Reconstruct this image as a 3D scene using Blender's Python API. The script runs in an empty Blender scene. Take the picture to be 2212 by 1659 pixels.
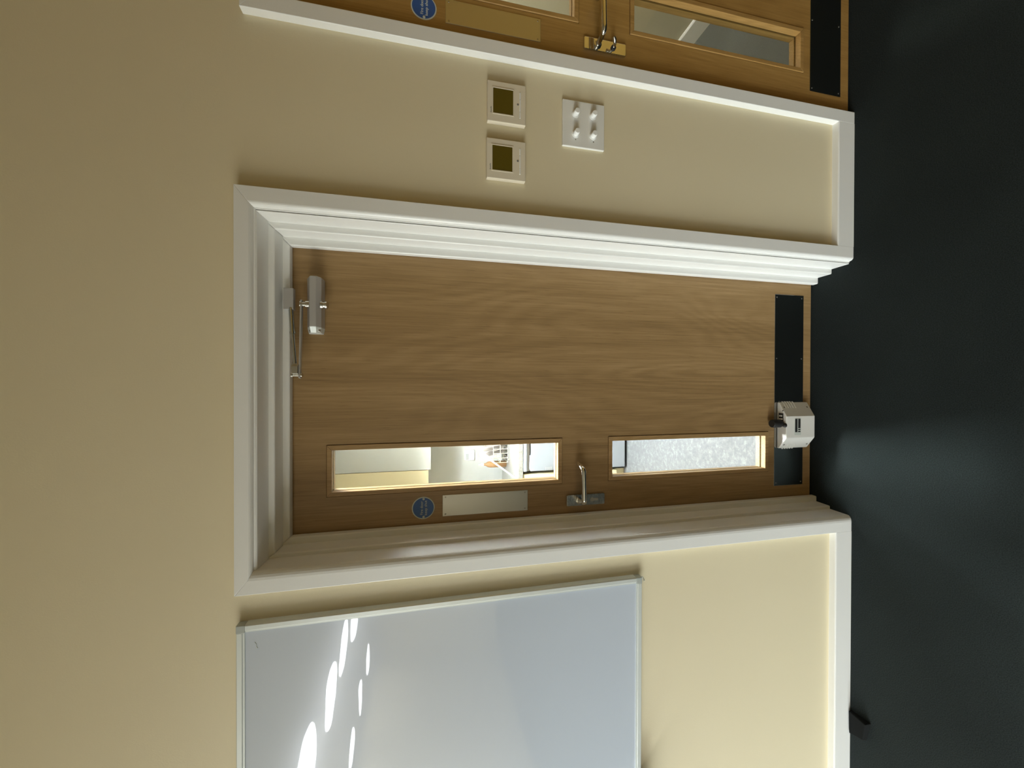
import bpy, bmesh, math, random
from mathutils import Vector, Matrix
random.seed(7)
S = bpy.context.scene
COL = S.collection
PI = math.pi

# ------------------------------------------------------------------ camera
F_PX, PITCH, YAW, ROLL = 831.0, .2222, -.0058, .0013
fw = Vector((math.sin(YAW)*math.cos(PITCH), math.cos(YAW)*math.cos(PITCH), -math.sin(PITCH)))
rt = Vector((math.cos(YAW), -math.sin(YAW), 0))
up = rt.cross(fw)
r2 = rt*math.cos(ROLL) + up*math.sin(ROLL)
u2 = up*math.cos(ROLL) - rt*math.sin(ROLL)
cam = bpy.data.cameras.new('camera')
cam.sensor_fit = 'HORIZONTAL'; cam.sensor_width = 36; cam.lens = F_PX/2212*36
cam.clip_start = .02; cam.clip_end = 100
co = bpy.data.objects.new('camera', cam); COL.objects.link(co)
M = Matrix.Identity(4)                       # the camera is held on its side: picture left is up
for i, v in enumerate((-u2, r2, -fw)):
    for j in range(3): M[j][i] = v[j]
M.translation = Vector((.0171, -1.1665, 1.6207))
co.matrix_world = M
S.camera = co

# ------------------------------------------------------------------ world and daylight
W = bpy.data.worlds.new('sky'); S.world = W; W.use_nodes = True
bg = W.node_tree.nodes['Background']
nt = W.node_tree; tc = nt.nodes.new('ShaderNodeTexCoord'); sep = nt.nodes.new('ShaderNodeSeparateXYZ'); cr = nt.nodes.new('ShaderNodeValToRGB')
nt.links.new(tc.outputs['Generated'], sep.inputs[0]); nt.links.new(sep.outputs['Z'], cr.inputs[0]); nt.links.new(cr.outputs[0], bg.inputs[0])
e = cr.color_ramp.elements; e[0].position = 0; e[0].color = (.42, .40, .37, 1); e[1].position = .06; e[1].color = (.93, .97, 1, 1)
bg.inputs[1].default_value = 28           # overcast sky above the horizon, dark ground below it
S.view_settings.view_transform = 'Standard'; S.view_settings.look = 'None'
S.view_settings.exposure = .06; S.view_settings.gamma = 1; S.view_settings.use_curve_mapping = False
S.cycles.max_bounces = 10; S.cycles.diffuse_bounces = 6; S.cycles.transparent_max_bounces = 12
S.cycles.sample_clamp_indirect = 8; S.cycles.caustics_reflective = False; S.cycles.caustics_refractive = False
S.cycles.use_denoising = True

HALL_LAMP, KITCHEN_LAMP, CORRIDOR_LAMP = 19.0, 400.0, 30.0
X0, X1, Y0, WY, CEIL = -5.95, 2.7, -7.6, .025, 2.72    # the hall; WY is the face of the wall with the doors
WIN = (-4.1, -.7, .30, 2.50)                          # the hall window in the left wall: y0 y1 z0 z1
def portal(name, loc, rot, sx, sy):
    l = bpy.data.lights.new(name, 'AREA'); l.shape = 'RECTANGLE'; l.size = sx; l.size_y = sy
    l.cycles.is_portal = True
    o = bpy.data.objects.new(name, l); o.location = loc; o.rotation_euler = rot; COL.objects.link(o)
portal('window_portal', (X0-.16, (WIN[0]+WIN[1])/2, (WIN[2]+WIN[3])/2), (0, -PI/2, 0), WIN[3]-WIN[2], WIN[1]-WIN[0])

# ------------------------------------------------------------------ materials
def mat(name, color=(.8,.8,.8), rough=.5, metal=0, coat=0, emit=None, strength=0, spec=None):
    m = bpy.data.materials.new(name); m.use_nodes = True
    b = m.node_tree.nodes['Principled BSDF']
    b.inputs['Base Color'].default_value = (*color, 1)
    b.inputs['Roughness'].default_value = rough; b.inputs['Metallic'].default_value = metal
    b.inputs['Coat Weight'].default_value = coat
    if spec is not None: b.inputs['Specular IOR Level'].default_value = spec
    if emit:
        b.inputs['Emission Color'].default_value = (*emit, 1); b.inputs['Emission Strength'].default_value = strength
    return m
def nd(m, t, **k):
    n = m.node_tree.nodes.new(t)
    for a, v in k.items():
        if a.startswith('i_'):
            key = a[2:].replace('_', ' ')
            n.inputs[int(key) if key.isdigit() else key].default_value = v
        else: setattr(n, a, v)
    return n
def lk(m, a, b): m.node_tree.links.new(a, b)
def coords(m, scale=(1,1,1)):
    t = nd(m, 'ShaderNodeTexCoord'); mp = nd(m, 'ShaderNodeMapping'); mp.inputs['Scale'].default_value = scale
    lk(m, t.outputs['Object'], mp.inputs[0]); return mp.outputs[0]
def noise(m, vec, scale, detail=3, rough=.5, dist=0):
    n = nd(m, 'ShaderNodeTexNoise'); n.inputs['Scale'].default_value = scale; n.inputs['Detail'].default_value = detail
    n.inputs['Roughness'].default_value = rough; n.inputs['Distortion'].default_value = dist
    lk(m, vec, n.inputs['Vector']); return n.outputs['Fac']
def ramp(m, fac, stops):
    r = nd(m, 'ShaderNodeValToRGB'); e = r.color_ramp.elements
    while len(e) < len(stops): e.new(.5)
    for q, (p, c) in zip(e, stops): q.position = p; q.color = (*c, 1)
    lk(m, fac, r.inputs[0]); return r.outputs[0]
def bump(m, h, strength, dist=.001):
    b = nd(m, 'ShaderNodeBump'); b.inputs['Strength'].default_value = strength; b.inputs['Distance'].default_value = dist
    lk(m, h, b.inputs['Height']); lk(m, b.outputs[0], m.node_tree.nodes['Principled BSDF'].inputs['Normal'])
def bsdf(m): return m.node_tree.nodes['Principled BSDF']

def paint(name, a, b_, rough, bs=.15, scale=260):
    m = mat(name, a, rough); v = coords(m)
    c = ramp(m, noise(m, v, 2.3, 3), [(.3, a), (.7, b_)]); lk(m, c, bsdf(m).inputs['Base Color'])
    bump(m, noise(m, v, scale, 2), bs, .0006); return m
M_WALL = paint('cream_wall_paint', (.725,.645,.455), (.71,.63,.44), .62, .25)
M_CEIL = paint('white_ceiling_paint', (.8,.79,.76), (.78,.77,.74), .8)
M_HALLCEIL = paint('beige_ceiling_tiles', (.62,.57,.48), (.60,.55,.46), .9)
M_GOLD = paint('golden_wall_paint', (.46,.275,.045), (.44,.26,.042), .6)
M_TRIM = paint('white_gloss_paint', (.82,.82,.80), (.80,.80,.78), .32, .06, 120)
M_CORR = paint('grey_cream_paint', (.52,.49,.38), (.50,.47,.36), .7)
M_KITCH = paint('kitchen_paint', (.66,.66,.64), (.64,.64,.62), .7)
M_TILE = paint('pale_wall_panel', (.44,.45,.43), (.60,.61,.59), .3, .05, 40)

def wood(name, dark, mid, light, rough=.42, sx=1.0):
    m = mat(name, mid, rough)
    v = coords(m, (1, 1, .13))
    v2 = coords(m, (1, 1, .02))
    # cathedral figure: contour lines of a stretched noise field
    def math_(op, x, v=None, w=None):
        q = nd(m, 'ShaderNodeMath', operation=op); lk(m, x, q.inputs[0])
        if v is not None:
            if isinstance(v, (int, float)): q.inputs[1].default_value = v
            else: lk(m, v, q.inputs[1])
        if w is not None: lk(m, w, q.inputs[2])
        return q.outputs[0]
    n1 = noise(m, coords(m, (1, 1, .16)), 3.1*sx, 2, .4, .25)
    sn = math_('SINE', math_('MULTIPLY', n1, 190))
    n2 = noise(m, v2, 170, 4, .65)                       # fine fibres
    n3 = noise(m, coords(m, (1, 1, .045)), 15, 4, .6)    # long soft streaks
    amp = noise(m, v, 6, 2)                              # figure is stronger in places
    fig = math_('MULTIPLY', math_('MULTIPLY', sn, amp), .075)
    t_ = math_('MULTIPLY_ADD', n3, .55, fig)
    t_ = math_('MULTIPLY_ADD', n2, .62, t_)
    c = ramp(m, t_, [(.40, dark), (.585, mid), (.78, light)])
    # pores: short dark ticks
    p = noise(m, coords(m, (1,1,.035)), 420, 2, .5)
    pr = ramp(m, p, [(.30, (.72,.68,.62)), (.40, (1,1,1))])
    mx = nd(m, 'ShaderNodeMix', data_type='RGBA', blend_type='MULTIPLY'); mx.inputs[0].default_value = .75
    lk(m, c, mx.inputs[6]); lk(m, pr, mx.inputs[7]); lk(m, mx.outputs[2], bsdf(m).inputs['Base Color'])
    bump(m, n2, .08, .0005); return m
M_OAK = wood('oak_veneer', (.265,.165,.071), (.345,.22,.098), (.43,.285,.138))
M_BEAD = wood('oak_bead', (.34,.21,.09), (.42,.27,.12), (.52,.35,.18), .4, 2)
M_OAK2 = wood('golden_oak_veneer', (.29,.16,.045), (.36,.205,.06), (.43,.26,.085), .36)
M_BEAD2 = wood('golden_oak_bead', (.31,.18,.055), (.38,.22,.07), (.46,.28,.10), .36, 2)

def carpet(name, a, b_):
    m = mat(name, a, .95, spec=.12); v = coords(m)
    n = noise(m, v, 330, 3, .7); n2 = noise(m, v, 3, 3)
    c1 = ramp(m, n, [(.35, a), (.72, b_)])
    fl = nd(m, 'ShaderNodeTexVoronoi'); fl.inputs['Scale'].default_value = 34; fl.inputs['Randomness'].default_value = 1; lk(m, v, fl.inputs[0])
    fr = ramp(m, fl.outputs['Distance'], [(.035, (2.6,2.6,2.6)), (.06, (1,1,1))])
    mx = nd(m, 'ShaderNodeMix', data_type='RGBA', blend_type='MULTIPLY'); mx.inputs[0].default_value = .35
    lk(m, c1, mx.inputs[6]); lk(m, fr, mx.inputs[7])
    w = ramp(m, n2, [(.3, (.88,.88,.88)), (.7, (1.1,1.1,1.1))])
    m2 = nd(m, 'ShaderNodeMix', data_type='RGBA', blend_type='MULTIPLY'); m2.inputs[0].default_value = 1
    lk(m, mx.outputs[2], m2.inputs[6]); lk(m, w, m2.inputs[7]); lk(m, m2.outputs[2], bsdf(m).inputs['Base Color'])
    bump(m, n, .7, .003); return m
M_CARPET = carpet('charcoal_carpet', (.011,.0145,.0145), (.029,.037,.037))
M_GREYCARPET = carpet('grey_carpet', (.15,.155,.14), (.21,.215,.195))

def vinyl():
    m = mat('flecked_vinyl', (.6,.6,.58), .35); v = coords(m)
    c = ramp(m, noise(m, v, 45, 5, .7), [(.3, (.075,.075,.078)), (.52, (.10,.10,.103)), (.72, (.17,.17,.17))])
    lk(m, c, bsdf(m).inputs['Base Color']); return m
M_VINYL = vinyl()
def stone():
    m = mat('speckled_worktop', (.8,.78,.68), .3); v = coords(m)
    c = ramp(m, noise(m, v, 60, 5, .7), [(.36, (.20,.19,.165)), (.48, (.26,.25,.225)), (.7, (.29,.285,.26))])
    lk(m, c, bsdf(m).inputs['Base Color']); return m
M_WORKTOP = stone()
def steel(name, col, rough, stretch=(1,1,40), b=.05):
    m = mat(name, col, rough, 1); n = noise(m, coords(m, stretch), 60, 3)
    r = nd(m, 'ShaderNodeMapRange'); r.inputs['To Min'].default_value = rough*.8; r.inputs['To Max'].default_value = rough*1.25
    lk(m, n, r.inputs[0]); lk(m, r.outputs[0], bsdf(m).inputs['Roughness']); bump(m, n, b, .0003); return m
M_STEEL = steel('brushed_steel', (.56,.54,.50), .34)
M_KICK = steel('polished_steel', (.50,.50,.49), .13, (1,1,1), .01)
M_CHROME = mat('polished_chrome', (.78,.77,.75), .09, 1)
M_PLATE = steel('satin_steel', (.62,.62,.60), .26)
M_SILVER = mat('silver_paint', (.50,.49,.48), .38, .35)
M_ZINC = mat('bright_zinc', (.66,.65,.60), .22, 1)
M_DARK = mat('dark_slot', (.02,.02,.02), .6)
M_BLACK = mat('black_rubber', (.012,.012,.012), .55)
M_WEDGE = mat('charcoal_rubber', (.006,.007,.007), .95, spec=.15)
M_WHITE = mat('white_plastic', (.78,.775,.74), .3)
M_IVORY = mat('ivory_plastic', (.72,.65,.52), .35)
M_KNOB = mat('white_knob_plastic', (.86,.86,.84), .25)
M_LCD = mat('olive_display', (.085,.062,.004), .32, 0, 0)
M_GREYTXT = mat('grey_print', (.2,.19,.17), .6)
M_BLUE = mat('sign_blue', (.022,.10,.36), .35)
M_SIGNW = mat('sign_white', (.62,.66,.62), .35)
M_SCREW = mat('screw_steel', (.4,.38,.34), .35, 1)
M_ALU = mat('pale_aluminium', (.72,.76,.74), .35, .25)
M_CAPG = mat('grey_corner_plastic', (.42,.45,.43), .4)
def board():
    m = mat('glossy_board', (.55,.605,.69), .16, 0, 1.0); b = bsdf(m)
    b.inputs['Coat Roughness'].default_value = .012; b.inputs['Coat IOR'].default_value = 1.6
    v = coords(m, (1,1,2.2)); n = noise(m, v, 3.2, 2, .4)
    bp_ = nd(m, 'ShaderNodeBump'); bp_.inputs['Strength'].default_value = .12; bp_.inputs['Distance'].default_value = .004
    lk(m, n, bp_.inputs['Height']); lk(m, bp_.outputs[0], b.inputs['Coat Normal']); return m
M_BOARD = board()
def glass():
    m = bpy.data.materials.new('clear_pane'); m.use_nodes = True; t = m.node_tree; t.nodes.clear()
    o = t.nodes.new('ShaderNodeOutputMaterial'); tr = t.nodes.new('ShaderNodeBsdfTransparent'); g = t.nodes.new('ShaderNodeBsdfGlossy')
    g.inputs['Roughness'].default_value = .02; tr.inputs[0].default_value = (.93,.95,.93,1)
    f = t.nodes.new('ShaderNodeFresnel'); f.inputs[0].default_value = 1.45; mx = t.nodes.new('ShaderNodeMixShader')
    gm = t.nodes.new('ShaderNodeNewGeometry'); mm = t.nodes.new('ShaderNodeMath'); mm.operation = 'SUBTRACT'; mm.inputs[0].default_value = 1
    m3 = t.nodes.new('ShaderNodeMath'); m3.operation = 'MULTIPLY'; t.links.new(gm.outputs['Backfacing'], mm.inputs[1])
    t.links.new(f.outputs[0], m3.inputs[0]); t.links.new(mm.outputs[0], m3.inputs[1]); t.links.new(m3.outputs[0], mx.inputs[0]); t.links.new(tr.outputs[0], mx.inputs[1]); t.links.new(g.outputs[0], mx.inputs[2])
    t.links.new(mx.outputs[0], o.inputs[0]); return m
M_GLASS = glass()
M_LAMP = mat('lit_diffuser', (.9,.9,.9), .5, emit=(.90,.95,1), strength=HALL_LAMP)
M_KLAMP = mat('lit_kitchen_panel', (.9,.9,.9), .5, emit=(.90,.96,1), strength=KITCHEN_LAMP)
M_KFILL = mat('added_kitchen_fill', (.9,.9,.9), .5, emit=(.95,.98,1), strength=110)
M_CLAMP = mat('added_corridor_panel', (.9,.9,.9), .5, emit=(1,.96,.88), strength=CORRIDOR_LAMP)
M_BAFFLE = mat('grey_added_baffle', (.12,.12,.12), .8)
M_CREAMDOOR = mat('cream_cupboard', (.72,.63,.40), .35)
M_GREYDOOR = mat('pale_grey_cupboard', (.50,.505,.46), .35)
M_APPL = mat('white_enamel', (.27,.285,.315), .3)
M_APPLG = mat('grey_recess', (.42,.43,.44), .45)
M_BROWN = mat('brown_plastic', (.30,.16,.07), .3)
M_WIRE = mat('white_coated_wire', (.62,.58,.46), .4)
M_PLATEC = mat('stoneware', (.52,.46,.42), .3)

# ------------------------------------------------------------------ mesh helpers
class MB:
    def __init__(s): s.bm = bmesh.new()
    def poly(s, pts):
        try: return s.bm.faces.new([s.bm.verts.new(p) for p in pts])
        except ValueError: return None
    def box(s, x0, x1, y0, y1, z0, z1):
        c = [(x,y,z) for z in (z0,z1) for y in (y0,y1) for x in (x0,x1)]
        v = [s.bm.verts.new(p) for p in c]
        for f in ((0,2,3,1),(4,5,7,6),(0,1,5,4),(2,6,7,3),(0,4,6,2),(1,3,7,5)): s.bm.faces.new([v[i] for i in f])
        return s
    def prism(s, pts, vec):
        vec = Vector(vec); a = [s.bm.verts.new(p) for p in pts]; b = [s.bm.verts.new(Vector(p)+vec) for p in pts]
        n = len(pts); s.bm.faces.new(a[::-1]); s.bm.faces.new(b)
        for i in range(n): s.bm.faces.new((a[i], a[(i+1)%n], b[(i+1)%n], b[i]))
        return s
    def loft(s, rings, cap=True):
        vs = [[s.bm.verts.new(p) for p in r] for r in rings]; n = len(vs[0])
        for a, b in zip(vs, vs[1:]):
            for i in range(n): s.bm.faces.new((a[i], a[(i+1)%n], b[(i+1)%n], b[i]))
        if cap: s.bm.faces.new(vs[0][::-1]); s.bm.faces.new(vs[-1])
        return s
    def tube(s, path, r, seg=14):
        path = [Vector(p) for p in path]; rr = r if isinstance(r, (list, tuple)) else [r]*len(path)
        rings = []; ref = None
        for i, p in enumerate(path):
            t = (path[min(i+1,len(path)-1)] - path[max(i-1,0)]).normalized()
            if ref is None:
                ref = Vector((0,0,1)) if abs(t.z) < .9 else Vector((1,0,0))
            a = (ref - t*ref.dot(t)).normalized(); ref = a; b = t.cross(a)
            rings.append([p + (a*math.cos(q)+b*math.sin(q))*rr[i] for q in [2*PI*k/seg for k in range(seg)]])
        return s.loft(rings)
    def cyl(s, p0, p1, r, seg=24, r1=None): return s.tube([p0, p1], [r, r if r1 is None else r1], seg)
    def lathe(s, c, axis, prof, seg=32):
        """prof: (distance along axis, radius)"""
        axis = Vector(axis).normalized(); c = Vector(c); ref = Vector((0,0,1)) if abs(axis.z) < .9 else Vector((1,0,0))
        a = (ref-axis*ref.dot(axis)).normalized(); b = axis.cross(a)
        return s.loft([[c+axis*d+(a*math.cos(2*PI*k/seg)+b*math.sin(2*PI*k/seg))*max(r,1e-4) for k in range(seg)] for d, r in prof])
    def holes(s, x0, x1, z0, z1, y0, y1, hs, swap=False):
        """slab between y0 and y1 with rectangular holes (hx0,hx1,hz0,hz1); swap: slab lies in the yz plane"""
        xs = sorted({x0,x1,*[h[0] for h in hs],*[h[1] for h in hs]}); zs = sorted({z0,z1,*[h[2] for h in hs],*[h[3] for h in hs]})
        P = (lambda x,y,z: (y,x,z)) if swap else (lambda x,y,z: (x,y,z))
        vc = {}
        def V(x,y,z):
            k = (x,y,z)
            if k not in vc: vc[k] = s.bm.verts.new(P(x,y,z))
            return vc[k]
        def solid(i, j):
            if i < 0 or j < 0 or i >= len(xs)-1 or j >= len(zs)-1: return False
            cx, cz = (xs[i]+xs[i+1])/2, (zs[j]+zs[j+1])/2
            return not any(h[0]<cx<h[1] and h[2]<cz<h[3] for h in hs)
        for i in range(len(xs)-1):
            for j in range(len(zs)-1):
                if not solid(i,j): continue
                a,b,c,d = xs[i],xs[i+1],zs[j],zs[j+1]
                s.bm.faces.new((V(a,y0,c),V(b,y0,c),V(b,y0,d),V(a,y0,d))); s.bm.faces.new((V(a,y1,c),V(a,y1,d),V(b,y1,d),V(b,y1,c)))
                if not solid(i-1,j): s.bm.faces.new((V(a,y0,c),V(a,y0,d),V(a,y1,d),V(a,y1,c)))
                if not solid(i+1,j): s.bm.faces.new((V(b,y0,c),V(b,y1,c),V(b,y1,d),V(b,y0,d)))
                if not solid(i,j-1): s.bm.faces.new((V(a,y0,c),V(a,y1,c),V(b,y1,c),V(b,y0,c)))
                if not solid(i,j+1): s.bm.faces.new((V(a,y0,d),V(b,y0,d),V(b,y1,d),V(a,y1,d)))
        return s
    def build(s, name, m, parent=None, bevel=0, smooth=False, seg=2, normals=True):
        if normals: bmesh.ops.recalc_face_normals(s.bm, faces=s.bm.faces[:])
        if parent is None:
            xs = [v.co for v in s.bm.verts]
            org = Vector(((min(v.x for v in xs)+max(v.x for v in xs))/2, (min(v.y for v in xs)+max(v.y for v in xs))/2, min(v.z for v in xs)))
        else:
            r = parent
            while r.parent: r = r.parent
            org = r.location.copy()
        me = bpy.data.meshes.new(name); s.bm.transform(Matrix.Translation(-org))
        s.bm.to_mesh(me); s.bm.free(); me.materials.append(m)
        o = bpy.data.objects.new(name, me); COL.objects.link(o)
        if parent is None: o.location = org
        else: o.parent = parent
        if smooth:
            for p in me.polygons: p.use_smooth = True
        if bevel:
            b = o.modifiers.new('edge', 'BEVEL'); b.width = bevel; b.segments = seg; b.limit_method = 'ANGLE'; b.angle_limit = math.radians(35)
            if smooth: b.harden_normals = True
        if smooth:
            e = o.modifiers.new('split', 'EDGE_SPLIT') if not bevel else None
            if e: e.split_angle = math.radians(38)
        return o
def root(name, loc, label=None, cat=None, group=None, kind=None):
    o = bpy.data.objects.new(name, None); o.location = loc; o.empty_display_size = .1; COL.objects.link(o)
    return tag(o, label, cat, group, kind)
def tag(o, label=None, cat=None, group=None, kind=None):
    if label: o['label'] = label
    if cat: o['category'] = cat
    if group: o['group'] = group
    if kind: o['kind'] = kind
    return o
def struct(o, label, cat): return tag(o, label, cat, None, 'structure')
def text_mesh(mb, body, size, x, y, z, width=None):
    """flat lettering in the xz plane facing -y, centred on (x, z), 0.4 mm thick"""
    c = bpy.data.curves.new('txt', 'FONT'); c.body = body; c.size = size; c.align_x = 'CENTER'; c.align_y = 'CENTER'; c.extrude = .0003
    o = bpy.data.objects.new('txt', c); COL.objects.link(o)
    me = bpy.data.meshes.new_from_object(o.evaluated_get(bpy.context.evaluated_depsgraph_get()))
    w = max(v.co.x for v in me.vertices)-min(v.co.x for v in me.vertices)
    k = width/w if width else 1
    me.transform(Matrix.Translation((x, y, z)) @ Matrix.Rotation(PI/2, 4, 'X') @ Matrix.Diagonal((k, 1, 1, 1)))
    mb.bm.from_mesh(me); bpy.data.objects.remove(o); bpy.data.curves.remove(c); bpy.data.meshes.remove(me)

# ------------------------------------------------------------------ the shell
BY = .232                                     # back face of the wall with the doors
D1 = (-.505, .486, 2.0785)  # hole for the middle door
L2 = 1.0675                                    # left edge of the right-hand leaf
D2 = (L2-.018, L2+.926+.018, 2.06)
struct(MB().holes(X0-.2, X1+.2, 0, CEIL, WY, BY, [(D1[0],D1[1],-1,D1[2]),(D2[0],D2[1],-1,D2[2])]).build('wall_front', M_WALL), 'cream painted wall holding both oak doors and the whiteboard', 'wall')
struct(MB().holes(Y0, WY, 0, CEIL, X0-.2, X0, [WIN], True).build('wall_left', M_WALL), 'cream wall with a wide window, left of the whiteboard', 'wall')
struct(MB().box(X1, X1+.2, Y0, WY, 0, CEIL).build('wall_right', M_GOLD), 'golden yellow wall right of the right-hand oak door', 'wall')
struct(MB().box(X0-.2, X1+.2, Y0-.2, Y0, 0, CEIL).build('wall_back', M_WALL), 'cream wall behind the viewer, opposite the doors', 'wall')
struct(MB().box(X0-.2, X1+.2, Y0-.2, .19, -.1, 0).build('floor', M_CARPET), 'dark charcoal carpet in front of the doors', 'floor')
struct(MB().box(X0-.2, X1+.2, Y0-.2, WY, CEIL, CEIL+.15).build('ceiling', M_HALLCEIL), 'beige ceiling over the hall with round lights', 'ceiling')

# baseboards, flush with the door surrounds
HS = .0763
def skirting(name, x0, x1, label):
    p = [(x0,WY,0),(x0,0,0),(x0,0,HS-.004),(x0,.0015,HS-.001),(x0,.004,HS),(x0,WY,HS)]
    return struct(MB().prism(p, (x1-x0,0,0)).build(name, M_TRIM), label, 'baseboard')
skirting('baseboard_left', X0, -.5612, 'white baseboard under the whiteboard, left of the middle door')
skirting('baseboard_right', .5431, 1.0185, 'short white baseboard between the two door surrounds')

def frame_part(rings, side, zb=0):
    """rings: (xl, xr, zt, y); side 'l', 'r' or 't'; mitred strips"""
    mb = MB(); a = []; b = []
    for xl, xr, zt, y in rings:
        if side == 'l': a.append((xl,y,zb)); b.append((xl,y,zt))
        elif side == 'r': a.append((xr,y,zb)); b.append((xr,y,zt))
        else: a.append((xl,y,zt)); b.append((xr,y,zt))
    va = [mb.bm.verts.new(p) for p in a]; vb = [mb.bm.verts.new(p) for p in b]; n = len(a)
    for i in range(n): mb.bm.faces.new((va[i], va[(i+1)%n], vb[(i+1)%n], vb[i]))
    mb.bm.faces.new(va[::-1]); mb.bm.faces.new(vb)
    return mb
def ovolo(x0, x1, y0, y1, n=5):
    """points of a quarter round from (x0,y0) to (x1,y1) bulging outward"""
    return [(x0+(x1-x0)*math.sin(t), y0+(y1-y0)*(1-math.cos(t))) for t in [PI/2*k/n for k in range(n+1)]]
def surround(name, arch, steps, label):
    r = root(name, ((arch[0][0]+arch[0][1])/2, 0, 0)); struct(r, label, 'door surround')
    for nm, s in (('architrave_leg','l'),('architrave_leg','r'),('architrave_head','t')):
        frame_part(arch, s).build(nm, M_TRIM, r, .0012)
    for rings, n2 in steps:
        for s in 'lrt': frame_part(rings, s).build(n2+('_head' if s=='t' else '_jamb'), M_TRIM, r, .004, False, 3)
    return r
A = [(-.5612,.5431,2.12,WY), (-.5612,.5431,2.12,0), (-.5237,.503,2.0886,0)]
for t in range(1, 6):
    q = t/5*PI/2; s_, c_ = math.sin(q), 1-math.cos(q)
    A.append((-.5237+.0222*s_, .503-.0115*s_, 2.0886-.0112*s_, .014*c_))
A += [(-.5015,.4875,2.0725,.0142), (-.5015,.4875,2.0725,WY)]
def lining(xl, xr, zt, xl2, xr2, zt2, ya, yb, yc):
    """an L-shaped jamb piece: front face from ring (xl..) to ring (xl2..) at ya, soffit back to yb, outer back to yc"""
    return [(xl,xr,zt,ya),(xl2,xr2,zt2,ya),(xl2+.0015,xr2-.0015,zt2-.002,yb),(xl,xr,zt,yb)]
B = [(-.505,.486,2.078,.0156),(-.5015,.482,2.0703,.0156),(-.500,.480,2.0646,.085),(-.505,.486,2.0646,.085)]
Cc = [(-.505,.486,2.078,.0806),(-.4872,.4603,2.0489,.0806),(-.4850,.4590,2.0452,.142),(-.505,.486,2.0452,.142)]
Dd = [(-.505,.486,2.078,.1365),(-.4640,.4343,2.0262,.1365),(-.4630,.4335,2.0255,.160),(-.505,.486,2.0255,.160)]
E_ = [(-.505,.486,2.078,.160),(-.4825,.4535,2.040,.160),(-.4825,.4535,2.040,BY),(-.505,.486,2.078,BY)]
surround('trim_1', A, [(B,'lining'),(Cc,'frame'),(Dd,'stop'),(E_,'rebate')], 'white stepped door surround framing the middle oak door')
A2 = [(1.0185,1.0185+1.05,2.1065,WY),(1.0185,2.0685,2.1065,.001),(1.0200,2.067,2.105,0),(1.0635,2.0235,2.0615,0),(1.066,2.021,2.059,.004),(1.066,2.021,2.059,WY)]
F2 = [(D2[0],D2[1],2.06,WY+.001),(L2-.003,L2+.929,2.043,WY+.001),(L2-.003,L2+.929,2.043,BY),(D2[0],D2[1],2.06,BY)]
surround('trim_2', A2, [(F2,'rebate')], 'plain white door surround framing the right-hand oak door')

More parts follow.
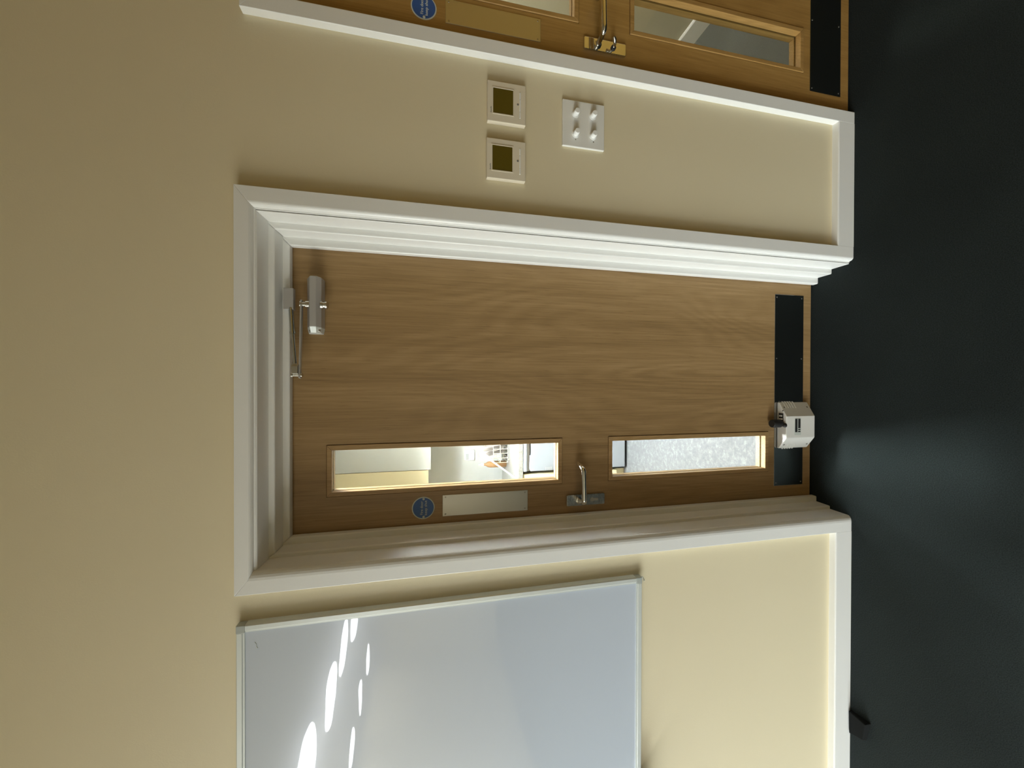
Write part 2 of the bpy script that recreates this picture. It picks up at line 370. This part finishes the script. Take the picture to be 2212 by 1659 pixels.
# ------------------------------------------------------------------ doors
def tube_arc(pts, r, n=6):
    """polyline with rounded corners"""
    pts = [Vector(p) for p in pts]; out = [pts[0]]
    for a, b, c in zip(pts, pts[1:], pts[2:]):
        u = (a-b).normalized(); v = (c-b).normalized()
        for k in range(n+1):
            t = k/n; out.append((b+u*r)*(1-t)**2 + b*2*t*(1-t) + (b+v*r)*t*t)
    out.append(pts[-1]); return out
def make_door(name, L, Y, wood_m, bead_m, label, thumb):
    K = L + .0605; T = .044; Wd = .926
    r = root(name, (L, Y, .006)); struct(r, label, 'door')
    pans = [(K+.078, K+.2125, .2395, .9325), (K+.078, K+.2125, 1.148, 1.912)]
    leaf = MB().holes(L, L+Wd, .006, 2.032, Y, Y+T, [(a-.0155,b+.0175,c-.0165,d+.0165) for a,b,c,d in pans]).build('leaf', wood_m, r, .001)
    for a, b, c, d in pans:
        oa, ob, oc, od = a-.0155, b+.0175, c-.0165, d+.0165; g = .0012
        fr = Y-.0028
        for y0, y1, vis in ((fr, Y+.019, 1), (Y+.025, Y+T+.002, 0)):
            # mitred glazing beads with a sloped inner lip
            def bead(P4):
                mb = MB(); mb.loft([P4(0), P4(1)]); return mb.build('glazing_bead', bead_m, r, .0012)
            e = .004
            prof = [(0,y0),(1,y0),(1,y1),(0,y1)]
            def vert(xo, xi):
                return lambda k: [((xo if q==0 else xi), yy, ((oc+g if q==0 else c) if k==0 else (od-g if q==0 else d))) for q, yy in prof]
            def horz(zo, zi):
                return lambda k: [(((oa+g if q==0 else a) if k==0 else (ob-g if q==0 else b)), yy, (zo if q==0 else zi)) for q, yy in prof]
            bead(vert(oa+g, a)); bead(vert(ob-g, b)); bead(horz(oc+g, c)); bead(horz(od-g, d))
        MB().box(oa+.003, ob-.003, Y+.0195, Y+.0245, oc+.003, od-.003).build('glass_pane', M_GLASS, r)
    # push plate
    pp = MB().box(K-.0255, K+.047, Y-.0015, Y, 1.262, 1.562).build('push_plate', M_STEEL, r, .0008)
    for sx in (K-.018, K+.0395):
        for sz in (1.272, 1.552): MB().lathe((sx, Y-.0015, sz), (0,-1,0), [(0,.0028),(.0008,.0024),(.001,0)], 12).build('screw', M_SCREW, pp)
    # kick plate
    kp = MB().box(K, K+.8035, Y-.0015, Y, .046, .194).build('kick_plate', M_KICK, r, .0008)
    kp['label'] = 'dark mirror-like steel kick plate'
    for sx in (K+.012, K+.27, K+.535, K+.7915):
        for sz in (.056, .184): MB().lathe((sx, Y-.0015, sz), (0,-1,0), [(0,.003),(.0008,.0026),(.001,0)], 12).build('screw', M_SCREW, kp)
    # blue sign
    sx, sz = K+.008, 1.626
    sg = MB().lathe((sx, Y, sz), (0,-1,0), [(0,.0375),(.0012,.0375),(.0014,.0370)], 48).build('fire_door_sign', M_SIGNW, r)
    sg['label'] = 'round blue sign reading Fire door keep shut'
    MB().lathe((sx, Y-.0012, sz), (0,-1,0), [(0,.0342),(.0006,.0342)], 48).build('sign_face', M_BLUE, sg)
    tm = MB(); text_mesh(tm, 'Fire door', .0125, sx, Y-.0021, sz+.0052, .046); text_mesh(tm, 'keep shut', .0125, sx, Y-.0021, sz-.0082, .050)
    tm.build('lettering', M_SIGNW, sg, normals=False)
    for q in (-1, 1): MB().lathe((sx+q*.0305, Y-.0018, sz-.001), (0,-1,0), [(0,.0042),(.001,.0040),(.0022,.0026),(.0026,0)], 20).build('screw', M_SIGNW, sg, smooth=True)
    # lever handle
    hx = K-.0005; x0, x1, z0, z1 = K-.0205, K+.0195, .9655, 1.1155
    pts = []
    for cx, cz, a0 in ((x1-.005,z1-.005,0),(x0+.005,z1-.005,90),(x0+.005,z0+.005,180),(x1-.005,z0+.005,270)):
        pts += [(cx+.005*math.cos(math.radians(a0+k*18)), Y, cz+.005*math.sin(math.radians(a0+k*18))) for k in range(6)]
    hp = MB().prism(pts, (0,-.007,0)).build('handle', M_PLATE if not thumb else M_CHROME, r, .0015, False, 2)
    hp['label'] = 'chrome lever handle on a rounded plate'
    MB().lathe((hx, Y-.007, 1.068), (0,-1,0), [(0,.0125),(.003,.0125),(.004,.0105)], 32).build('rose', M_CHROME, hp, smooth=True)
    path = tube_arc([(hx,Y-.009,1.068),(hx+.004,Y-.055,1.068),(hx+.124,Y-.055,1.071),(hx+.137,Y-.020,1.077)], .013, 7)
    rad = [.0082 if i < 3 else .0092 for i in range(len(path))]
    rad[-1] = .0080
    MB().tube(path, rad, 20).build('lever', M_CHROME, hp, smooth=True)
    if thumb:
        MB().lathe((hx, Y-.007, 1.012), (0,-1,0), [(0,.0085),(.0035,.0085),(.0045,.007)], 24).build('cylinder_collar', M_DARK, hp, smooth=True)
        MB().tube([(hx, Y-.010, 1.012),(hx+.002, Y-.022, 1.014),(hx+.007, Y-.030, 1.019),(hx+.012, Y-.033, 1.024)], [.005,.0055,.0062,.005], 16).build('thumb_turn', M_CHROME, hp, smooth=True)
    else:
        kc = MB(); kc.lathe((hx, Y-.007, 1.0165), (0,-1,0), [(0,.0082),(.0012,.0082),(.0015,.0075)], 24); kc.box(hx-.0045, hx+.0045, Y-.0082, Y-.007, .992, 1.012)
        kc.build('key_cylinder', M_APPLG, hp)
    return r, K
d1, K1 = make_door('door_1', -.4775, .1634, M_OAK, M_BEAD, 'oak veneered fire door in the middle, closed, with two narrow glass panels', False)
d2, K2 = make_door('door_2', L2, .020, M_OAK2, M_BEAD2, 'golden oak fire door at the right, seen at its left edge only', True)

# door closer on the middle door
def closer(par):
    Y = .1634
    prof = [(Y,1.982),(Y-.022,1.978),(Y-.048,1.966),(Y-.056,1.963),(Y-.056,1.945),(Y-.038,1.934),(Y,1.932)]
    body = MB().prism([(.184,y,z) for y, z in prof], (.152,0,0)).build('door_closer', M_SILVER, par, .0012)
    body['label'] = 'silver overhead door closer with a folding arm'
    def cap(xa, xb, nm):
        r0 = [(xa,y,z) for y, z in prof]; r1 = [(xb, Y+(y-Y)*.82, 1.957+(z-1.957)*.86) for y, z in prof]
        return MB().loft([r0, r1]).build(nm, M_ALU, body, .0008)
    cap(.184, .166, 'end_cap'); cap(.336, .340, 'end_cap')
    for yy, zz in ((Y-.047,1.960),(Y-.030,1.943)):
        MB().lathe((.1745, Y-.038, 1.963 if zz > 1.95 else 1.941), (-1,-.12,0), [(0,.0052),(.003,.0052),(.0045,.0035),(.005,0)], 20).build('valve_screw', M_ZINC, body, smooth=True)
    ax, ay = .254, Y-.034
    MB().lathe((ax,ay,1.936), (0,0,-1), [(0,.013),(.006,.013),(.0065,.0105),(.013,.0105),(.0135,.0125),(.018,.0125),(.020,.009)], 28).build('pinion_cap', M_ZINC, body, smooth=True)
    MB().lathe((ax,ay,1.966), (0,0,1), [(0,.0115),(.012,.0115),(.013,.008),(.022,.008),(.023,.0095),(.029,.0095),(.030,.004)], 24).build('pinion', M_ZINC, body, smooth=True)
    ex, ey = .036, Y-.060
    arm = MB(); d = Vector((ex-ax, ey-ay, 0)).normalized(); n = Vector((-d.y, d.x, 0))*.0085
    a, e = Vector((ax,ay,1.9885))-d*.012, Vector((ex,ey,1.9855))+d*.01
    arm.prism([a+n, a-n, e-n*.8, e+n*.8], (0,0,.005)); arm.build('main_arm', M_SILVER, body, .0012)
    bx, by = .272, Y-.050
    brk = MB().box(.234,.299,.116,.1366,2.010,2.038).build('arm_bracket', M_SILVER, body, .0015)
    rod = MB(); rod.tube([(.240,.122,2.018),(.165,.113,2.011)], .0068, 16); rod.cyl((.167,.1132,2.0112),(.160,.1125,2.0105), .0082, 20)
    rod.tube([(.160,.1125,2.0105),(.068,ey,2.001)], .0052, 16); rod.build('forearm_rod', M_ZINC, body, smooth=True)
    fk = MB(); fk.loft([[(.070,ey+dy*.006,2.001+dz*.006) for dy,dz in ((-1,-1),(1,-1),(1,1),(-1,1))],[(.062,ey+dy*.010,2.0005+dz*.0095) for dy,dz in ((-1,-1),(1,-1),(1,1),(-1,1))],[(.040,ey+dy*.010,2.000+dz*.0085) for dy,dz in ((-1,-1),(1,-1),(1,1),(-1,1))]])
    fk.build('fork', M_ZINC, body, .001)
    MB().lathe((ex,ey,1.9805), (0,0,1), [(0,.0055),(.001,.007),(.006,.007),(.0065,.005),(.026,.005),(.0265,.0075),(.031,.0075),(.032,.004)], 20).build('elbow_pin', M_ZINC, body, smooth=True)
closer(d1)

# white battery door retainer screwed to the foot of the middle door
def retainer(par):
    Y = .1619; z0, z1 = .036, .181; yf = .118
    pl = [(-.2575,Y),(-.2575,Y-.010),(-.2105,yf),(-.1215,yf),(-.066,Y-.010),(-.066,Y)]
    b = MB().prism([(x,y,z0) for x,y in pl], (0,0,z1-z0)).build('door_retainer', M_WHITE, par, .003, False, 3)
    b['label'] = 'white plastic door retainer box with a black plunger knob'
    for side in (-1, 1):
        P0 = Vector((-.2575,Y-.010,0)) if side<0 else Vector((-.066,Y-.010,0)); P1 = Vector((-.2105,yf,0)) if side<0 else Vector((-.1215,yf,0))
        for k in range(5):
            z = z1-.020-k*.0125; a = P0.lerp(P1,-.06); c = P0.lerp(P1,.42); nrm = Vector((side*.55,-.83,0)).normalized()
            MB().prism([a+Vector((0,.003,z-.003)), a+nrm*.0016+Vector((0,0,z)), a+Vector((0,.003,z+.003))], c-a).build('rib', M_WHITE, b)
        for z in (z0+.016, z1-.012):
            p = P0.lerp(P1,.36); nrm = Vector((side*.68,-.73,0)).normalized()
            MB().lathe(p+nrm*.0004+Vector((0,0,z)), nrm, [(0,.0036),(.0008,.0034)], 14).build('screw', M_GREYTXT, b)
    lb = MB().box(-.1985,-.1305,yf-.0006,yf,.108,.141).build('rating_label', M_SIGNW, b)
    t = MB(); t.box(-.187,-.132,yf-.0010,yf-.0006,.126,.138); t.box(-.171,-.132,yf-.0010,yf-.0006,.111,.1225)
    for q in (-.187, -.179): t.box(q, q+.005, yf-.0010, yf-.0006, .111, .1225)
    t.build('label_print', M_DARK, b)
    k = MB(); k.lathe((-.152,.139,z1-.001), (0,0,1), [(0,.0115),(.004,.0115),(.010,.0135),(.012,.0165),(.048,.0165),(.052,.0145)], 28)
    k.build('plunger_knob', M_BLACK, b, smooth=True)
    MB().lathe((-.158,.124,z1), (.0,-.1,1), [(0,.009),(.006,.008),(.012,.004)], 20).build('knob_tip', M_BLACK, b, smooth=True)
    q = MB(); q.box(-.142,-.110,.132,.152,z1,z1+.0015); q.build('switch_plate', M_DARK, b)
    q = MB(); q.box(-.137,-.131,.134,.149,z1+.0015,z1+.004); q.box(-.124,-.118,.136,.149,z1+.0015,z1+.003); q.build('switch_slider', M_WHITE, b)
    MB().lathe((-.099,.134,z1), (0,0,1), [(0,.0026),(.0006,.0024)], 14).build('screw', M_DARK, b)
retainer(d1)

# ------------------------------------------------------------------ wall fittings
def thermostat(x0, x1, z0, z1, label, dz=0):
    y0 = .0085; r = root('thermostat', ((x0+x1)/2, WY, z0), label, 'thermostat')
    MB().box(x0, x1, y0, WY, z0, z1).build('casing', M_IVORY, r, .0018)
    w, h = x1-x0, z1-z0
    sx0, sx1, sz0, sz1 = x0+.026*w/.125, x0+.103*w/.125, z1-.0805, z1-.0175
    MB().holes(sx0-.0035, sx1+.0035, sz0-.003, sz1+.003, y0-.0012, y0, [(sx0,sx1,sz0,sz1)]).build('screen_frame', M_IVORY, r, .0005)
    MB().box(sx0, sx1, y0-.0005, y0, sz0, sz1).build('screen', M_LCD, r)
    MB().lathe(((x0+x1)/2, y0, z0+.025), (0,-1,0), [(0,.0032),(.0008,.0030)], 20).build('button', M_GREYTXT, r)
    zb = z0+.0165; a = x0+.020
    for k, (s, e) in enumerate(((0,.020),(.0215,.058),(.0595,.080))):
        MB().box(a+s, a+e, y0-.0018, y0, zb, zb+.0035).build('rocker_bar', M_KNOB, r, .0006)
    t = MB()
    for k in range(6): t.box(sx0+k*.0032, sx0+k*.0032+.0022, y0-.0002, y0, sz1+.005, sz1+.0075+(.001 if k in (0,4) else 0))
    t.build('small_print', M_GREYTXT, r)
    return r
thermostat(.8217,.9465,1.3135,1.4345,'ivory wall thermostat nearer the right-hand door, olive screen')
thermostat(.6465,.7700,1.3135,1.4365,'ivory wall thermostat nearer the middle door surround, olive screen')
r = root('light_switch', (.858, WY, 1.0415), 'white four-knob dimmer switch plate below the two thermostats', 'light switch')
MB().box(.7845,.9345,.0165,WY,1.0415,1.1875).build('plate', M_WHITE, r, .002, False, 2)
for x, z in ((.8908,1.1432),(.8262,1.1429),(.8927,1.0823),(.8274,1.082)):
    k = MB().lathe((x,.0165,z), (0,-1,0), [(0,.0125),(.0015,.0125),(.0018,.0098),(.017,.0088),(.0185,.0076)], 32).build('dimmer_knob', M_KNOB, r, smooth=True)
for x, z in ((.8082,1.1429),(.8079,1.0803)): MB().lathe((x,.0165,z), (0,-1,0), [(0,.0022),(.0006,.002)], 14).build('screw', M_SCREW, r)

# whiteboard
bx0, bx1, bz0, bz1 = -2.445, -.6425, .9025, 2.1170; fy = .002
r = root('whiteboard', ((bx0+bx1)/2, WY, bz0), 'large glossy whiteboard in a pale aluminium frame, left of the middle door', 'whiteboard')
MB().box(bx0+.012, bx1-.012, .0085, .020, bz0+.012, bz1-.012).build('writing_surface', M_BOARD, r)
fw_ = .0205
def rail(x0,x1,z0,z1,horizontal):
    m = MB(); yb = WY
    if horizontal:
        up_ = 1 if z0 > 1.5 else -1; o, i = (z1, z0) if up_ > 0 else (z0, z1); 
        p = [(x0,yb,o),(x0,fy+.003,o),(x0,fy,o-up_*.003),(x0,fy,i+up_*.006),(x0,fy+.0025,i+up_*.004),(x0,fy+.0025,i),(x0,.009,i),(x0,.02,i)]
        m.prism(p, (x1-x0,0,0))
    else:
        s = 1 if x0 > -1.5 else -1; o, i = (x1, x0) if s > 0 else (x0, x1)
        p = [(o,yb,z0),(o,fy+.003,z0),(o-s*.003,fy,z0),(i+s*.006,fy,z0),(i+s*.004,fy+.0025,z0),(i,fy+.0025,z0),(i,.009,z0),(i,.02,z0)]
        m.prism(p, (0,0,z1-z0))
    return m.build('frame_rail', M_ALU, r)
cl = .022
rail(bx0+cl,bx1-cl,bz1-fw_,bz1,True); rail(bx0+cl,bx1-cl,bz0,bz0+fw_,True)
rail(bx1-fw_,bx1,bz0+cl,bz1-cl,False); rail(bx0,bx0+fw_,bz0+cl,bz1-cl,False)
for cx in (bx0, bx1-cl):
    for cz in (bz0, bz1-cl): MB().box(cx, cx+cl, fy-.0005, WY, cz, cz+cl).build('corner_cap', M_CAPG, r, .002, False, 2)
c = MB(); c.tube(tube_arc([(bx1-.004,.012,bz0-.001),(bx1-.006,.014,bz0-.008),(bx1-.012,.010,bz0-.0105),(bx1-.016,.006,bz0-.009)], .003, 4), .0018, 10)
c.build('fixing_hook', M_SIGNW, r, smooth=True)
ty = MB(); ty.prism([(-1.66,.020,bz0-.001),(-1.66,-.058,bz0-.004),(-1.66,-.062,bz0+.010),(-1.66,-.066,bz0+.010),(-1.66,-.064,bz0-.014),(-1.66,.020,bz0-.014)], (.335,0,0))
ty.build('pen_tray', M_CAPG, r, .001)
MB().tube([(-.713,.0083,2.066),(-.708,.0083,2.0695),(-.702,.0083,2.069),(-.696,.0083,2.073)], .0008, 6).build('pale_mark', M_SIGNW, r)  # short thin pale line on the writing surface

# door wedge on the carpet against the baseboard
w = MB(); th = math.radians(-4)
w.loft([[(-1.349,-.003,.0005),(-1.256,-.003,.0005),(-1.258,-.003,.012),(-1.346,-.003,.010)],
        [(-1.327,-.060,.0005),(-1.250,-.074,.0005),(-1.253,-.070,.026),(-1.323,-.060,.022)]])
tag(w.build('door_wedge', M_WEDGE, None, .003, False, 2), 'dark rubber door wedge on the carpet against the left baseboard', 'door wedge')

# ------------------------------------------------------------------ hall window and lights
r = root('window_1', (X0-.1, (WIN[0]+WIN[1])/2, WIN[2])); struct(r, 'wide white framed window in the left wall of the hall', 'window')
y0, y1, z0, z1 = WIN; f = .06
MB().holes(y0, y1, z0, z1, X0-.13, X0-.07, [(y0+f,(y0+y1)/2-f/2,z0+f,z1-f),((y0+y1)/2+f/2,y1-f,z0+f,z1-f)], True).build('window_frame', M_TRIM, r)
for a, b in ((y0+f,(y0+y1)/2-f/2),((y0+y1)/2+f/2,y1-f)): MB().box(X0-.103,X0-.098,a,b,z0+f,z1-f).build('pane', M_GLASS, r)
MB().box(X0-.07,X0+.05,y0-.03,y1+.03,z0-.03,z0).build('sill', M_TRIM, r)
LAMPS = [(-3.62,-.95),(-3.62,-1.82),(-3.60,-2.72),(-3.66,-3.66),(-3.60,-4.42),(-3.70,-5.28),(-5.45,-2.10),(-5.45,-3.05),(-5.45,-4.0),(-5.50,-4.95),(-5.47,-5.88),(-5.42,-6.74)]
for k, (x, y) in enumerate(LAMPS):
    rr = .33 if x > -4 else .25
    r = root('ceiling_light', (x, y, CEIL), 'round lit ceiling light, %s one from the doors in the %s row of the hall' % (('first','second','third','fourth','fifth','sixth')[k%6], ('nearer','farther')[k//6]), 'ceiling light', 'round ceiling lights in two rows')
    MB().lathe((x,y,CEIL), (0,0,-1), [(0,rr+.02),(.02,rr+.02),(.024,rr+.008),(.018,rr)], 40).build('bezel', M_TRIM, r, smooth=True)
    MB().lathe((x,y,CEIL-.019), (0,0,-1), [(0,rr),(.002,rr)], 40).build('diffuser', M_LAMP, r)

# ------------------------------------------------------------------ kitchen behind the middle door
KX0, KX1, KY, KC = -1.35, .80, 2.345, 2.5
struct(MB().box(KX0-.1, KX1+.1, KY, KY+.1, 0, KC).build('wall_kitchen', M_TILE), 'mottled pale kitchen wall seen through the middle door glass', 'wall')
struct(MB().box(KX0-.1, KX0, BY, KY, 0, KC).build('wall_kitchen_left', M_KITCH), 'left wall of the kitchen behind the middle door', 'wall')
struct(MB().box(KX1, KX1+.1, BY, KY, 0, KC).build('wall_kitchen_right', M_KITCH), 'right wall of the kitchen behind the middle door', 'wall')
struct(MB().box(KX0-.1, KX1+.1, .19, KY+.1, -.1, 0).build('floor_kitchen', M_VINYL), 'flecked pale grey vinyl floor seen through the lower glass panel', 'floor')
struct(MB().box(KX0-.1, KX1+.1, BY, KY+.1, KC, KC+.1).build('ceiling_kitchen', M_KITCH), 'white ceiling over the kitchen behind the middle door', 'ceiling')
for k, (x, y, w_, h_) in enumerate(((-.30,1.15,.44,.44),(.38,1.55,.30,.44))):
    r = root('ceiling_lamp', (x, y, KC), ('square ceiling lamp with added baffles just behind the middle door','smaller ceiling lamp with added baffles at the right of the kitchen')[k], 'ceiling light', 'shaded ceiling lamps over the kitchen')
    m = MB(); m.box(x-w_/2-.015,x+w_/2+.015,y-h_/2-.015,y+h_/2+.015,KC-.012,KC); m.build('tray', M_TRIM, r)
    MB().box(x-w_/2,x+w_/2,y-h_/2,y+h_/2,KC-.016,KC-.012).build('diffuser', M_KLAMP, r)
    a, b, c, d, zl = x-w_/2-.004, x+w_/2+.004, y-h_/2-.004, y+h_/2+.004, KC-(.34,.32)[k]
    for q in ((a-.01,a,c-.01,d+.01),(b,b+.01,c-.01,d+.01),(a,b,c-.01,c),(a,b,d,d+.01)): MB().box(*q, zl, KC-.012).build('added_baffle', M_BAFFLE, r)  # baffles added to keep direct lamp light off the cupboards and wall
r = root('ceiling_light', (.25, .80, KC), 'added square fill light over the kitchen, right of the lamp with baffles', 'ceiling light')  # unseen fill light, added to brighten the kitchen
MB().box(-.06,.56,.49,1.11,KC-.03,KC).build('tray', M_TRIM, r); MB().box(-.05,.55,.50,1.10,KC-.034,KC-.03).build('diffuser', M_KFILL, r)
# worktop and upstand
wt = MB().box(KX0, KX1, 1.70, KY, .883, .921).build('worktop', M_WORKTOP, None, .003)
tag(wt, 'speckled cream worktop running under the kitchen cupboards', 'worktop')
# appliance
ax0, ax1, yf = -.6765, -.079, 1.70
r = root('dishwasher', ((ax0+ax1)/2, yf+.3, 0), 'white under-counter dishwasher below the worktop', 'dishwasher')
MB().box(ax0+.004, ax1-.004, yf+.035, yf+.56, .055, .878).build('cabinet', M_APPLG, r)
MB().box(ax0, ax1, yf-.004, yf+.035, .853, .880).build('control_panel', M_APPL, r, .004)
dm = MB(); dm.prism([(ax0,yf,.022),(ax1,yf,.022),(ax1,yf,.820),(ax0+.125,yf,.820),(ax0+.125,yf,.832),(ax0+.012,yf,.832),(ax0,yf,.822)], (0,.034,0)); dm.build('door', M_APPL, r, .006, False, 3)
MB().box(ax0+.002, ax1-.002, yf+.012, yf+.030, .832, .853).build('handle_recess', M_APPLG, r)
for q in (ax0+.06, ax1-.06): MB().cyl((q,yf+.10,.0),(q,yf+.10,.055), .018).build('foot', M_BLACK, r)
MB().box(ax0+.01, ax1-.01, yf+.055, yf+.075, .006, .060).build('plinth', M_DARK, r)
for k in range(5): MB().box(ax0+.004, ax0+.030, yf-.0025, yf, .652+k*.012, .657+k*.012).build('grey_bar', M_APPLG, r)  # thin grey bars stacked at the left edge of the appliance door
# base cupboard left of it
r = root('base_cupboard', (-1.02, 1.99, 0), 'cream base cupboard left of the white dishwasher', 'cupboard')
MB().box(-1.31, -.700, yf+.02, KY-.002, .09, .882).build('carcass', M_CREAMDOOR, r)
cd = MB().box(-1.308, -.702, yf, yf+.019, .095, .872).build('door', M_CREAMDOOR, r, .002)
MB().tube([(-.75,yf,.70),(-.75,yf-.028,.70),(-.75,yf-.028,.58),(-.75,yf,.58)], .005, 10).build('handle', M_CHROME, cd, smooth=True)
MB().box(-1.31, -.700, yf+.06, yf+.08, .0, .09).build('plinth', M_CREAMDOOR, r)
r = root('base_unit', (.36, 1.99, 0), 'pale grey base cupboard right of the white dishwasher', 'cupboard')
MB().box(-.070, .79, yf+.02, KY-.002, .09, .882).build('carcass', M_GREYDOOR, r)
for a in (-.068, .362):
    cd = MB().box(a, a+.426, yf, yf+.019, .095, .872).build('door', M_GREYDOOR, r, .002)
    MB().tube([(a+.05,yf,.70),(a+.05,yf-.028,.70),(a+.05,yf-.028,.58),(a+.05,yf,.58)], .005, 10).build('handle', M_CHROME, cd, smooth=True)
MB().box(-.070, .79, yf+.06, yf+.08, .0, .09).build('plinth', M_GREYDOOR, r)
# wall cupboards
wy = 2.02
r = root('wall_cupboard', (-.40, KY, 1.574), 'pale grey wall cupboard above the socket, right of the cream one', 'cupboard')
MB().box(-.696, -.10, wy+.019, KY, 1.577, 2.36).build('carcass', M_GREYDOOR, r)
MB().box(-.6965, -.102, wy, wy+.018, 1.574, 2.36).build('door', M_GREYDOOR, r, .001)
r = root('wall_cupboard', (-1.0, KY, 1.593), 'cream wall cupboard left of the pale grey one', 'cupboard')
MB().box(-1.30, -.700, wy+.019, KY, 1.596, 2.36).build('carcass', M_CREAMDOOR, r)
MB().box(-1.298, -.7005, wy+.002, wy+.018, 1.593, 2.36).build('door', M_CREAMDOOR, r, .001)
# socket
r = root('wall_socket', (-.652, KY, 1.180), 'white switched wall socket on the pale kitchen wall', 'socket')
MB().box(-.7005, -.606, KY-.011, KY, 1.180, 1.270).build('plate', M_KNOB, r, .002)
MB().box(-.694, -.640, KY-.013, KY-.011, 1.232, 1.258).build('rocker', M_APPLG, r, .001)
for x, z in ((-.655,1.215),(-.637,1.221),(-.637,1.207),(-.690,1.190)): MB().box(x-.003,x+.003,KY-.0118,KY-.011,z-.004,z+.004).build('pin_hole', M_APPLG, r)
# dish rack with plates, bottle, brush
r = root('dish_rack', (-.56, 2.12, .921), 'wire dish rack on the kitchen worktop', 'dish rack')
y_a, y_b, x_a, x_b = 2.02, 2.22, -.665, -.36
for k in range(9):
    x = x_a+k*(x_b-x_a)/8
    MB().tube([(x,y_a,1.06),(x,y_a,.935),(x,y_b,.935),(x,y_b,1.075)], .0028, 8).build('wire', M_WIRE, r, smooth=True)
for z in (.935, 1.0, 1.06):
    MB().tube([(x_a,y_a,z),(x_b,y_a,z),(x_b,y_b,z),(x_a,y_b,z),(x_a,y_a,z)], .0028, 8).build('rail', M_WIRE, r, smooth=True)
for x in (x_a+.02, x_b-.02):
    for y in (y_a+.01, y_b-.01): MB().cyl((x,y,.921),(x,y,.935), .006, 12).build('foot', M_WIRE, r)
for k, (x, lab) in enumerate(((-.610,'brown plate standing in the dish rack nearest the bottle'),(-.572,'brown plate standing second from the bottle in the dish rack'),(-.535,'brown plate standing farthest from the bottle in the dish rack'))):
    tag(MB().lathe((x,2.12,1.033), (1,0,.18), [(0,.055),(.004,.072),(.010,.093),(.013,.093),(.007,.070),(.004,0.02)], 36).build('plate', M_PLATEC, None, smooth=True), lab, 'plate', 'plates in the dish rack')
r = root('bottle', (-.706, 2.16, .921), 'brown bottle with a white cap beside the dish rack', 'bottle')
MB().lathe((-.706,2.16,.921), (0,0,1), [(0,.026),(.004,.029),(.14,.029),(.165,.024),(.185,.011),(.20,.011)], 28).build('body', M_BROWN, r, smooth=True)
MB().lathe((-.706,2.16,1.121), (0,0,1), [(0,.013),(.022,.013),(.027,.007),(.045,.006)], 20).build('cap', M_KNOB, r, smooth=True)
r = root('dish_brush', (-.735, 1.76, .921), 'white long-handled brush leaning in front of the bottle', 'brush')
P0, P1 = Vector((-.740,1.745,.924)), Vector((-.6386,1.98,1.081)); P2 = P1+(P1-P0).normalized()*.02
MB().tube([P0, P0.lerp(P1,.5), P1], [.0055,.0065,.007], 12).build('stick', M_KNOB, r, smooth=True)
d = Vector((-.583,2.04,1.175))-P1
rings = []
for t, a in ((0,.007),(.12,.010),(.35,.019),(.65,.022),(.88,.016),(1,.006)):
    c_ = P1+d*t; nx = d.cross(Vector((0,1,0))).normalized()
    rings.append([c_+nx*a*math.cos(q)+Vector((0,1,0))*.007*math.sin(q) for q in [2*PI*k/16 for k in range(16)]])
MB().loft(rings).build('head', M_KNOB, r, smooth=True)

# ------------------------------------------------------------------ corridor behind the right-hand door
CX0, CX1, CY = .95, 2.13, 4.2
struct(MB().box(CX1, CX1+.1, BY, CY, 0, 2.5).build('wall_corridor', M_CORR), 'dim cream corridor wall seen through the right-hand door glass', 'wall')
struct(MB().box(CX0-.05, CX0, BY, CY, 0, 2.5).build('wall_corridor_left', M_CORR), 'left wall of the corridor behind the right-hand door', 'wall')
struct(MB().box(CX0-.1, CX1+.1, CY, CY+.1, 0, 2.5).build('wall_corridor_end', M_CORR), 'end wall of the corridor behind the right-hand door', 'wall')
struct(MB().box(CX0-.1, CX1+.1, .19, CY, -.1, 0.0).build('floor_corridor', M_GREYCARPET), 'grey corridor floor seen through the right-hand door glass', 'floor')
struct(MB().box(CX0-.1, CX1+.1, BY, CY+.1, 2.5, 2.6).build('ceiling_corridor', M_CEIL), 'white ceiling over the corridor behind the right-hand door', 'ceiling')
struct(MB().prism([(CX1,BY,0),(CX1-.018,BY,0),(CX1-.018,BY,.095),(CX1-.012,BY,.10),(CX1,BY,.10)], (0,CY-BY,0)).build('baseboard_corridor', M_TRIM), 'white baseboard along the corridor wall behind the right-hand door', 'baseboard')
r = root('added_corridor_light', (1.55, 1.4, 2.5), 'added light panel for the corridor behind the right-hand door', 'ceiling light')  # unseen lamp added so the corridor does not go dark
MB().box(1.24,1.86,1.09,1.71,2.488,2.5).build('tray', M_TRIM, r); MB().box(1.26,1.84,1.11,1.69,2.484,2.488).build('diffuser', M_CLAMP, r)
